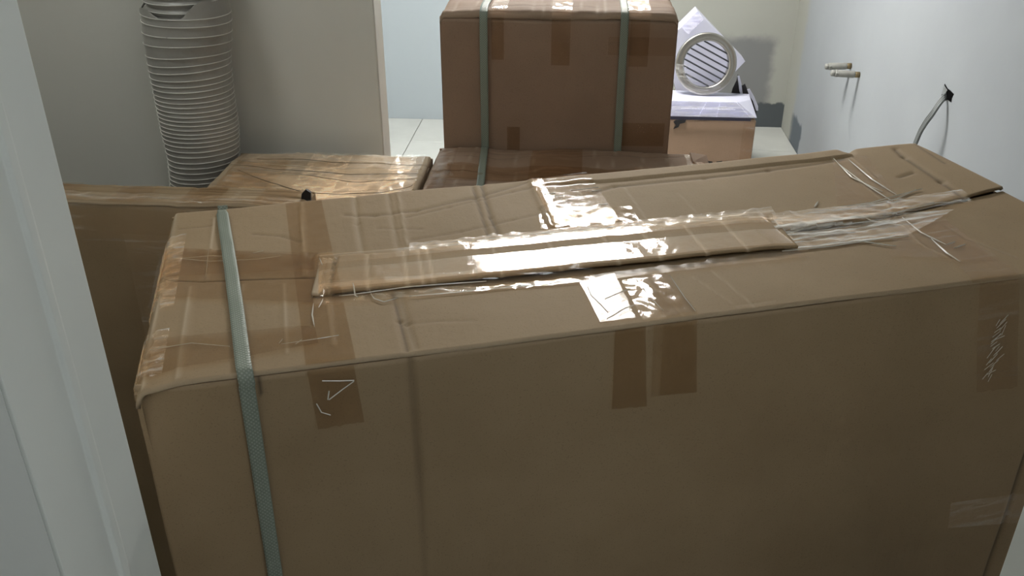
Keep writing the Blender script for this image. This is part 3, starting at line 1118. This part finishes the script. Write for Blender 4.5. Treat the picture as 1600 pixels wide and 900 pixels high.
wall_tape(D_, DW, DH, 0.010, s_r - 0.055, DW - 0.004, DH - 0.090, DH - 0.050, M['tape_dull'], seed=3)
wall_tape(D_, DW, DH, 0.010, s_r - 0.03, DW - 0.012, DH - 0.30, DH - 0.245, M['tape'])
wall_tape(D_, DW, DH, 0.010, s_l + 0.025, s_l + 0.055, DH - 0.33, DH - 0.26, M['tape'])

# low carton in front of it
ZE = 0.90
ex0, ex1 = on_z(680, 250, ZE)[0] - 0.004, on_z(1096, 238, ZE)[0]
eyb = on_z(880, 234, ZE)[1]
E_, etop, (EW, ED, EH) = carton('cardboard_box', ex0, ex1, 1.675, YD - 0.014, ZE, M['kraft_red'], 'low brown carton with one strap, between the long carton and the tall one', bulge=0.003, seed=5.0, edge_wave=0.010, lip=0.010, sag=0.0)
pa, pb = on_z(756, 234, ZE), on_z(750, 288, ZE)
sk = float((pb[0] - pa[0]) / (pa[1] - pb[1]))
strap_round(E_, etop, EW, ED, EH, 0.003, float(pa[0]) - ex0, 0.0085, 0.0, sk)
lay_tape(E_, etop, 0.015, EW * 0.97, ED * 0.36, ED * 0.62, M['tape'], 90, 16, seed=3, wr=0.002)
lay_tape(E_, etop, 0.01, 0.05, 0.05, ED - 0.02, M['tape_dull'], 12, 40, seed=5, wr=0.003)
lay_tape(E_, etop, EW * 0.93, EW - 0.004, 0.05, ED - 0.03, M['tape_crumple'], 12, 40, seed=6, wr=0.004)
lay_tape(E_, etop, EW * 0.36, EW * 0.55, 0.02, ED - 0.01, M['tape'], 20, 40, seed=7)
lay_tape(E_, etop, EW * 0.74, EW * 0.92, ED * 0.30, ED * 0.66, M['tape_gloss'], 20, 16, seed=8)
# torn corner hanging over the right end
mb = MB()
mb.poly_prism([(EW - 0.03, ED - 0.03, EH + 0.006), (EW + 0.006, ED - 0.04, EH + 0.004), (EW + 0.012, ED - 0.06, EH - 0.012), (EW + 0.004, ED - 0.10, EH - 0.008), (EW - 0.03, ED - 0.09, EH + 0.006)], (0, 0, 0.004))
mb.build('torn_corner', M['kraft_red'], E_)

# pale carton by the partition
ZC = 0.90
cx0 = on_z(372, 240, ZC)[0]
cx1 = ex0 - 0.006
C_, ctop, (CW, CD, CH) = carton('cardboard_box', cx0, cx1, 1.53, 1.945, ZC, M['kraft_light'], 'pale carton by the partition with glinting tape and dark seam lines', bulge=0.004, seed=8.0, edge_wave=0.007, lip=0.010, sag=0.010)
lay_tape(C_, ctop, 0.02, CW - 0.01, CD * 0.36, CD * 0.66, M['tape_gloss'], 90, 18, seed=11, wr=0.003)
lay_tape(C_, ctop, 0.03, CW - 0.012, CD * 0.05, CD * 0.96, M['film'], 90, 50, off=0.006, seed=19, wr=0.002, name='wrapping_film')
lay_tape(C_, ctop, CW * 0.40, CW * 0.60, 0.01, CD - 0.01, M['tape_crumple'], 20, 60, seed=12, wr=0.005)
lay_tape(C_, ctop, CW * 0.82, CW * 0.93, 0.01, CD - 0.01, M['tape_crumple'], 14, 60, seed=13, wr=0.005)
lay_tape(C_, ctop, 0.02, CW * 0.30, CD * 0.20, CD * 0.9, M['tape'], 20, 40, seed=14)
for t0, t1, sa, sb in ((0.80, 0.76, 0.1, 0.98), (0.66, 0.62, 0.3, 0.98), (0.42, 0.40, 0.25, 0.98)):
    pts = []
    for k in range(12):
        a = k / 11
        s2, t2 = CW * (sa + (sb - sa) * a), CD * (t0 + (t1 - t0) * a)
        pts.append((s2, t2, float(ctop(np.array([s2]), np.array([t2]))[0]) + 0.004))
    MB().ridge(pts, 0.004, 0.0022).build('tape_ridge', M['tape_dull'], C_)

for pl in ([(402, 251), (470, 252), (560, 257), (672, 262)], [(360, 263), (450, 266), (560, 271), (668, 277)], [(470, 274), (560, 283), (662, 286)], [(372, 270), (420, 285), (470, 297), (520, 302), (600, 301), (660, 293)]):
    pts = []
    for (px_, py_) in dense(pl, 24):
        q_ = on_z(px_, py_, ZC)
        s2, t2 = float(q_[0]) - cx0, float(q_[1]) - 1.53
        s2, t2 = min(max(s2, 0.012), CW - 0.012), min(max(t2, 0.012), CD - 0.012)
        pts.append((s2, t2, float(ctop(np.array([s2]), np.array([t2]))[0]) + 0.0075))
    MB().ridge(pts, 0.0042, 0.0006).build('dark_fold', M['board_dark'], C_)

# thin flat carton standing on edge, wrapped in film
ZB = 1.0
bx1 = on_z(486, 305, ZB)[0]
by0, by1 = on_z(300, 318, ZB)[1], on_z(300, 291, ZB)[1]
B_, btop, (BW, BD, BH) = carton('flat_carton', -1.20, bx1, by0, by1, ZB, M['kraft'], 'thin flat carton on edge, wrapped in clear film, behind the long carton', bulge=0.003, seed=11.0, edge_wave=0.003, lip=0.006, thick=0.004)
lay_tape(B_, btop, 0.01, BW - 0.01, 0.002, BD * 0.4, M['film'], 120, 10, seed=21, wr=0.002)
for a in (0.33, 0.52, 0.70, 0.88):
    lay_tape(B_, btop, BW * a, BW * (a + 0.09), 0.002, BD - 0.002, M['tape'], 14, 14, seed=a)
wall_tape(B_, BW, BH, 0.003, 0.01, BW - 0.01, BH - 0.075, BH - 0.004, M['film'], seed=4)
wall_tape(B_, BW, BH, 0.003, BW * 0.55, BW * 0.68, BH - 0.30, BH - 0.06, M['film'], seed=6)
mb = MB()
mb.poly_prism([(BW - 0.016, BD * 0.5, BH - 0.01), (BW + 0.002, BD * 0.5, BH - 0.012), (BW + 0.004, BD * 0.5, BH + 0.010), (BW - 0.004, BD * 0.5, BH + 0.016), (BW - 0.012, BD * 0.5, BH + 0.008)], (0, 0.006, 0))
mb.build('torn_black_tape', M['black'], B_)

# ---------------------------------------------------------------- flexible ribbed duct
YD2 = 1.925
edge_px = [(-60, 215, 335), (0, 222, 352), (22, 226, 357), (60, 229, 359), (100, 236, 358), (150, 246, 363), (200, 255, 371), (240, 264, 373), (285, 268, 366)]
rows = []
for (y, a, b) in edge_px:
    L_, R_ = on_y(a, y, YD2), on_y(b, y, YD2)
    rows.append((float((L_[2] + R_[2]) / 2), float((L_[0] + R_[0]) / 2), float((R_[0] - L_[0]) / 2)))
rows.sort()
rz_, rc_, rr_ = [np.array([r[i] for r in rows]) for i in range(3)]
rz_ = np.concatenate([[0.0], rz_])
rc_ = np.concatenate([[rc_[0] - 0.03], rc_])
rr_ = np.concatenate([[rr_[0] * 0.96], rr_])
duct = empty('ventilation_duct', (float(rc_[0]), YD2, 0.0))
tag(duct, 'grey plastic flexible duct with wire ribs, standing against the partition', 'duct')
ox = float(rc_[0])
wire_px = [30, 43, 61, 77, 95, 107, 117, 128, 137, 145, 154, 162, 169, 177, 184, 191, 198, 205, 212, 218, 225, 232, 240, 248, 257, 265, 273, 282]
wz = [float(on_y(300, y, YD2 - 0.08)[2]) for y in wire_px]
zz = wz[-1] - 0.011
while zz > 0.015:
    wz.append(zz)
    zz -= 0.012
wz = sorted(wz)
ztop = wz[-1] + 0.026
levels = []
for a, b in zip(wz[:-1], wz[1:]):
    levels += [(a, 0.0), (a + (b - a) * 0.3, 0.7), (a + (b - a) * 0.7, 0.7)]
levels += [(wz[-1], 0.0), (wz[-1] + 0.010, 0.3), (wz[-1] + 0.02, 0.2), (ztop, 0.0)]
NSEG = 72


def duct_r(z, th):
    r = np.interp(z, rz_, rr_)
    return r * (1 + 0.020 * math.sin(2 * th + z * 5) + 0.018 * nz(math.cos(th) * 1.5, math.sin(th) * 1.5, z * 7))


def duct_pt(z, th, dr=0.0, dzz=0.0):
    r = duct_r(z, th) + dr
    return (np.interp(z, rz_, rc_) - ox + r * math.cos(th), r * math.sin(th) * 0.92, z + dzz + 0.004 * math.sin(th + z * 30) * (0.4 if z < 1.1 else 1.0))


P = np.empty((NSEG + 1, len(levels), 3))
for i in range(NSEG + 1):
    th = 2 * math.pi * (i % NSEG) / NSEG
    for j, (z_, sagk) in enumerate(levels):
        gapz = 0.0014
        dzz = 0.0
        if j >= len(levels) - 3:      # torn, folded upper rim: dips at the front
            k = (j - (len(levels) - 4)) / 3
            dip = math.exp(-((th - 1.52 * math.pi) / 0.5) ** 2)
            dzz = k * (-0.030 * dip + 0.012 * math.cos(th) + 0.006 * math.sin(5 * th))
        P[i, j] = duct_pt(z_, th, -gapz * sagk + 0.0015 * nz(th * 4, z_ * 60, 2.0), dzz)
grid_obj('duct_sleeve', P, M['duct'], duct, uvs=False)
low = MB()
for z_ in wz:
    pts = [duct_pt(z_, 2 * math.pi * k / 40, 0.0004) for k in range(41)]
    if z_ > 0.86:
        MB().tube(pts, 0.0011, 5, cap=False).build('wire_rib', M['wire'], duct, True)
    else:
        low.tube(pts, 0.0011, 5, cap=False)
low.build('lower_wire_ribs', M['wire'], duct, True)['kind'] = 'stuff'
# inner, compressed end that rises from the sleeve
lev2 = np.linspace(ztop - 0.05, ztop + 0.16, 60)
P = np.empty((NSEG + 1, len(lev2), 3))
for i in range(NSEG + 1):
    th = 2 * math.pi * (i % NSEG) / NSEG
    for j, z_ in enumerate(lev2):
        P[i, j] = duct_pt(z_, th, -0.014 + 0.004 * math.cos(j * 1.3))
grid_obj('inner_sleeve', P, M['duct'], duct, uvs=False)
for j in range(0, 60, 5):
    MB().tube([duct_pt(lev2[j], 2 * math.pi * k / 40, -0.0095) for k in range(41)], 0.0011, 5, cap=False).build('wire_rib', M['wire'], duct, True)

# ---------------------------------------------------------------- right back pile: carton, white box, white carton, vent
YF = 4.00
fx1 = on_y(1180, 200, YF)[0]
fz = on_y(1110, 186, YF)[2]
fx0 = fx1 - 0.48
Fb, ftop_, (FW, FD, FH) = carton('cardboard_box', fx0, fx1, YF, YF + 0.44, fz, M['kraft_tan'], 'tan carton under the white box by the right wall', bulge=0.004, seed=14.0, edge_wave=0.006, lip=0.006)


def f_loc(x, y, off=-0.006):
    p = on_y(x, y, YF)
    return (p[0] - fx0, off, p[2])


for poly in ([(1052, 190), (1056, 187), (1072, 186), (1070, 191), (1062, 193), (1060, 198), (1052, 201), (1056, 195)],):
    MB().poly_prism([f_loc(*p) for p in poly], (0, 0.0035, 0)).build('torn_patch', M['black'], Fb)
for poly in ([(1100, 252), (1105, 251), (1113, 252), (1114, 258), (1100, 258)], [(1119, 252), (1128, 251), (1129, 257), (1120, 257)], [(1131, 252), (1137, 251), (1137, 257), (1132, 257)], [(1095, 244), (1100, 244), (1100, 247), (1095, 247)]):
    MB().poly_prism([f_loc(*p) for p in poly], (0, 0.003, 0)).build('printed_mark', M['ink'], Fb)
wall_tape(Fb, FW, FH, 0.004, FW - 0.055, FW - 0.004, FH - 0.25, FH - 0.01, M['tape_dull'])
# jagged torn flap at the right rear
tf = [(1141, 152), (1145, 138), (1151, 126), (1153, 116), (1156, 130), (1160, 134), (1164, 131), (1168, 140), (1174, 148), (1180, 158), (1183, 172), (1180, 182), (1165, 170), (1150, 160)]
YT = YF + 0.225
MB().poly_prism([(lambda p: (p[0] - fx0, YT - YF, p[2]))(on_y(a, b, YT)) for a, b in tf], (0, 0.005, 0)).build('torn_flap', M['black'], Fb)
torn = Fb.children[-1] if False else [o for o in Fb.children if o.name.startswith('torn_flap')][0]
te = [(1152, 118), (1155, 118), (1158, 130), (1160, 146), (1158, 150), (1155, 142)]
MB().poly_prism([(lambda p: (p[0] - fx0, YT - YF - 0.010, p[2]))(on_y(a, b, YT)) for a, b in te], (0, 0.005, 0)).build('torn_edge', M['white_card'], torn)
te = [(1167, 139), (1171, 138), (1178, 150), (1184, 165), (1184, 172), (1181, 172), (1176, 157), (1170, 148)]
MB().poly_prism([(lambda p: (p[0] - fx0, YT - YF - 0.010, p[2]))(on_y(a, b, YT)) for a, b in te], (0, 0.005, 0)).build('torn_edge', M['white_card'], torn)

# white film-wrapped flat box lying on it
zb0 = fz + 0.010
wb_front = [on_y(1046, 181, YF), on_y(1163, 182, YF), on_y(1181, 178, YF), on_y(1172, 158, YF + 0.05), on_y(1122, 152, YF + 0.05)]
wx0, wx1 = fx0 + 0.02, fx1 + 0.002
zt2 = on_y(1110, 156, YF + 0.03)[2]
wb = empty('white_box', (wx0, YF - 0.004, zb0))
tag(wb, 'flat white film-wrapped box lying on the tan carton under the vent', 'box')
w_, h_ = wx1 - wx0, zt2 - zb0
body = MB()
pts0 = [(0, 0, 0), (w_, 0, 0), (w_, 0.20, 0), (0, 0.20, 0)]
pts1 = [(0, 0.006, h_), (w_ - 0.09, 0.006, h_), (w_ - 0.02, 0.10, h_ * 0.8), (w_ - 0.012, 0.195, h_ * 0.8), (0, 0.195, h_)]
body.v = [tuple(p) for p in pts0] + [tuple(p) for p in pts1]
body.f = [(3, 2, 1, 0), (4, 5, 6, 7, 8), (0, 1, 5, 4), (1, 6, 5), (1, 2, 7, 6), (2, 3, 8, 7), (3, 0, 4, 8)]
body.build('box_body', M['white_card'], wb, False, 0.002)
fm = MB()
fm.poly_prism([(0.0, -0.003, 0.002), (w_ - 0.01, -0.003, 0.004), (w_ - 0.09, 0.003, h_ + 0.001), (0.0, 0.003, h_ + 0.001)], (0, 0.0012, 0.0008))
film_o = fm.build('plastic_film', M['bag'], wb)
fr2 = MB()
for (a, b) in (((0.43, 0.004), (0.36, h_ + 0.002)), ((0.20, 0.004), (0.23, h_)), ((0.28, 0.003), (0.29, h_)), ((0.12, h_ * 0.55), (0.36, h_ * 0.55))):
    y0_, y1_ = -0.005 + a[1] / h_ * 0.006, -0.005 + b[1] / h_ * 0.006
    fr2.tube([(a[0], y0_, a[1]), ((a[0] + b[0]) / 2, (y0_ + y1_) / 2, (a[1] + b[1]) / 2), (b[0], y1_, b[1])], 0.0009, 5)
fr2.build('film_fold', M['bag'], film_o)

MB().box(0.0, w_ - 0.03, -0.016, -0.010, -0.010, 0.004).build('gap_shade_strip', M['gap_shade'], wb)  # dark strip stands in for the shadow in the gap under the box

# white carton tipped on its corner behind the vent
YQ = 4.24
top_c, right_c = on_y(1090, 17, YQ), on_y(1164, 95, YQ)
dv = right_c - top_c
ln = float(np.hypot(dv[0], dv[2]))
ang = math.atan2(dv[2], dv[0])
ux, uz = math.cos(ang), math.sin(ang)           # along the upper right edge
vx, vz = uz, -ux                                # into the face, towards lower left
hh = min((fz + 0.012 - top_c[2] - uz * ln * 0.72) / vz, (fz + 0.012 - top_c[2] - uz * ln) / (vz * 0.8))
zlow = top_c[2] + uz * ln + vz * hh
qb = empty('white_carton', (float(top_c[0]), YQ, float(fz + 0.012)))
tag(qb, 'glossy white carton tipped on its corner behind the round vent', 'box')
loc = lambda a, b, y: (a * ux + b * vx, y, float(top_c[2] - fz - 0.012) + a * uz + b * vz)
MB().poly_prism([loc(0, 0, 0), loc(ln, 0, 0), loc(ln, hh * 0.80, 0), loc(ln * 0.72, hh, 0), loc(0, hh * 0.6, 0)], (0, 0.11, 0)).build('carton_body', M['white_card'], qb, False, 0.002)
MB().poly_prism([loc(-0.001, 0.0, -0.002), loc(0.045, 0.006, -0.008), loc(0.045, 0.10, -0.008), loc(-0.003, 0.10, -0.003)], (0, 0.0015, 0)).build('end_flap', M['bag'], qb)
MB().poly_prism([loc(ln - 0.026, 0.0, -0.005), loc(ln + 0.001, 0.0, -0.005), loc(ln + 0.006, 0.08, -0.006), loc(ln - 0.02, 0.08, -0.006)], (0, 0.002, 0)).build('end_flap', M['white_card'], qb)

# round louvred vent
VC = on_y(1103, 104, 4.12)
VC[2] = zt2 + 0.139
vent = empty('round_vent', (float(VC[0]), float(VC[1]), float(VC[2])))
tag(vent, 'round stainless steel louvre vent in clear bag, on the white box', 'vent')
vent.rotation_euler = (math.radians(-10), 0, math.radians(3))
R_o, R_i = 0.138, 0.102


def revolve(prof, seg=72):
    P = np.empty((seg + 1, len(prof), 3))
    for i in range(seg + 1):
        a = 2 * math.pi * (i % seg) / seg
        for j, (r, y) in enumerate(prof):
            P[i, j] = (r * math.cos(a), y, r * math.sin(a))
    return P


flange = grid_obj('vent_flange', revolve([(R_i, 0.030), (R_i, -0.004), (R_i + 0.003, -0.008), (R_i + 0.012, -0.009), (R_o - 0.014, -0.002), (R_o - 0.012, -0.004), (R_o - 0.003, -0.004), (R_o, 0.0), (R_o, 0.012), (R_o - 0.010, 0.014), (R_i + 0.012, 0.014), (R_i + 0.012, 0.03)]), M['steel'], vent, uvs=False)
ta = math.radians(-27)
for k in range(7):
    off = -0.081 + 0.027 * k
    half = math.sqrt(max(R_i ** 2 - off ** 2, 1e-5)) - 0.0005
    cx, cz = -math.sin(ta) * off, math.cos(ta) * off
    dx, dz_ = math.cos(ta), math.sin(ta)
    nx, nz_ = -math.sin(ta), math.cos(ta)
    a = np.array([cx - dx * half, 0, cz - dz_ * half])
    b = np.array([cx + dx * half, 0, cz + dz_ * half])
    nrm = np.array([nx, 0, nz_])
    th_ = 0.0022
    pr = [a - nrm * th_ + (0, -0.003, 0), b - nrm * th_ + (0, -0.003, 0), b + nrm * th_ + (0, -0.003, 0), a + nrm * th_ + (0, -0.003, 0)]
    MB().poly_prism(pr, np.array([0, 0.010, 0]) + nrm * 0.003).build('louvre_slat', M['slat_steel'], flange)
# slack bag round the vent
P = revolve([(R_o + 0.002, -0.006), (R_o * 0.6, -0.014), (0.004, -0.016)], 60)
for i in range(61):
    for j in range(3):
        th = 2 * math.pi * (i % 60) / 60
        if P[i, j][0] ** 2 + P[i, j][2] ** 2 > 0:
            P[i, j, 1] -= 0.004 * abs(nz(math.cos(th) * 2, math.sin(th) * 2, j * 1.3))
keep = [i for i in range(61) if 0.50 <= (i / 60) <= 0.86]
Pk = P[keep][:, :2]
grid_obj('plastic_bag', Pk, M['bag'], vent, uvs=False)

# ---------------------------------------------------------------- right wall: pipe stubs and cable
def stub(yc, px_root, px_tip, label):
    root = on_x(*px_root, XR)
    z_ = float(root[2])
    e = empty('pipe_stub', (XR, float(root[1]), z_))
    tag(e, label, 'pipe', 'water pipe stubs on the right wall')
    tipY = float(root[1])
    tip = on_y(*px_tip, tipY)
    L_ = float(XR - tip[0])
    dzv = float(tip[2] - z_)
    at = lambda k: (-L_ * k, 0.0, dzv * k)
    MB().tube([at(-0.0), at(0.22)], 0.0125, 14).build('brass_sleeve', M['brass'], e, True)
    pb_ = MB().tube([at(0.17), at(0.22), at(0.74), at(0.78)], [0.013, 0.0145, 0.0145, 0.013], 14).build('pipe_body', M['valve'], e, True)
    MB().tube([at(0.76), at(0.78), at(0.84), at(0.86)], [0.016, 0.0175, 0.0175, 0.015], 6).build('hex_collar', M['valve'], pb_)
    MB().tube([at(0.85), at(0.97), at(1.0)], [0.0125, 0.0125, 0.009], 12).build('plug', M['valve'], pb_, True)
    return e


stub(0, (1330, 103), (1289, 104), 'grey capped pipe stub on the right wall, the rear of two')
stub(0, (1343, 117), (1298, 114), 'grey capped pipe stub with brass sleeve, the front of two')

# ragged hole with the cable
hp = [(1476, 131), (1480, 138), (1485, 142), (1490, 147), (1487, 153), (1486, 160), (1481, 156), (1476, 157), (1470, 151), (1472, 146)]
hole = MB().poly_prism([on_x(a, b, XR - 0.0015) for a, b in hp], (0.0012, 0, 0)).build('wall_hole', M['hole'])
tag(hole, 'ragged black cable hole broken into the right wall', 'hole')
flapw = MB().poly_prism([on_x(a, b, XR - 0.003) for a, b in ((1475, 133), (1480, 141), (1476, 147), (1471, 147))], (0.001, 0, 0)).build('paper_flap', M['cable'], hole)
flapw.matrix_parent_inverse = hole.matrix_world.inverted()

c_pts = [on_x(1480, 147, XR + 0.004), on_x(1474, 153, XR - 0.014), on_x(1466, 163, XR - 0.030), on_x(1457, 177, XR - 0.045), on_x(1447, 190, XR - 0.056), on_x(1438, 205, XR - 0.062), on_x(1430, 224, XR - 0.066), on_x(1424, 245, XR - 0.066), on_x(1420, 290, XR - 0.06)]
c_pts = dense(c_pts, 40)
cable = empty('power_cable', tuple(c_pts[0]))
tag(cable, 'flat grey cable hanging from the hole in the right wall', 'cable')
for k, offy in enumerate((-0.0075, 0.0, 0.0075)):
    MB().tube([(p[0] - c_pts[0][0], p[1] - c_pts[0][1] + offy * 0.8, p[2] - c_pts[0][2] + offy * 0.6) for p in c_pts], 0.0048, 8).build('cable_core', M['cable'], cable, True)
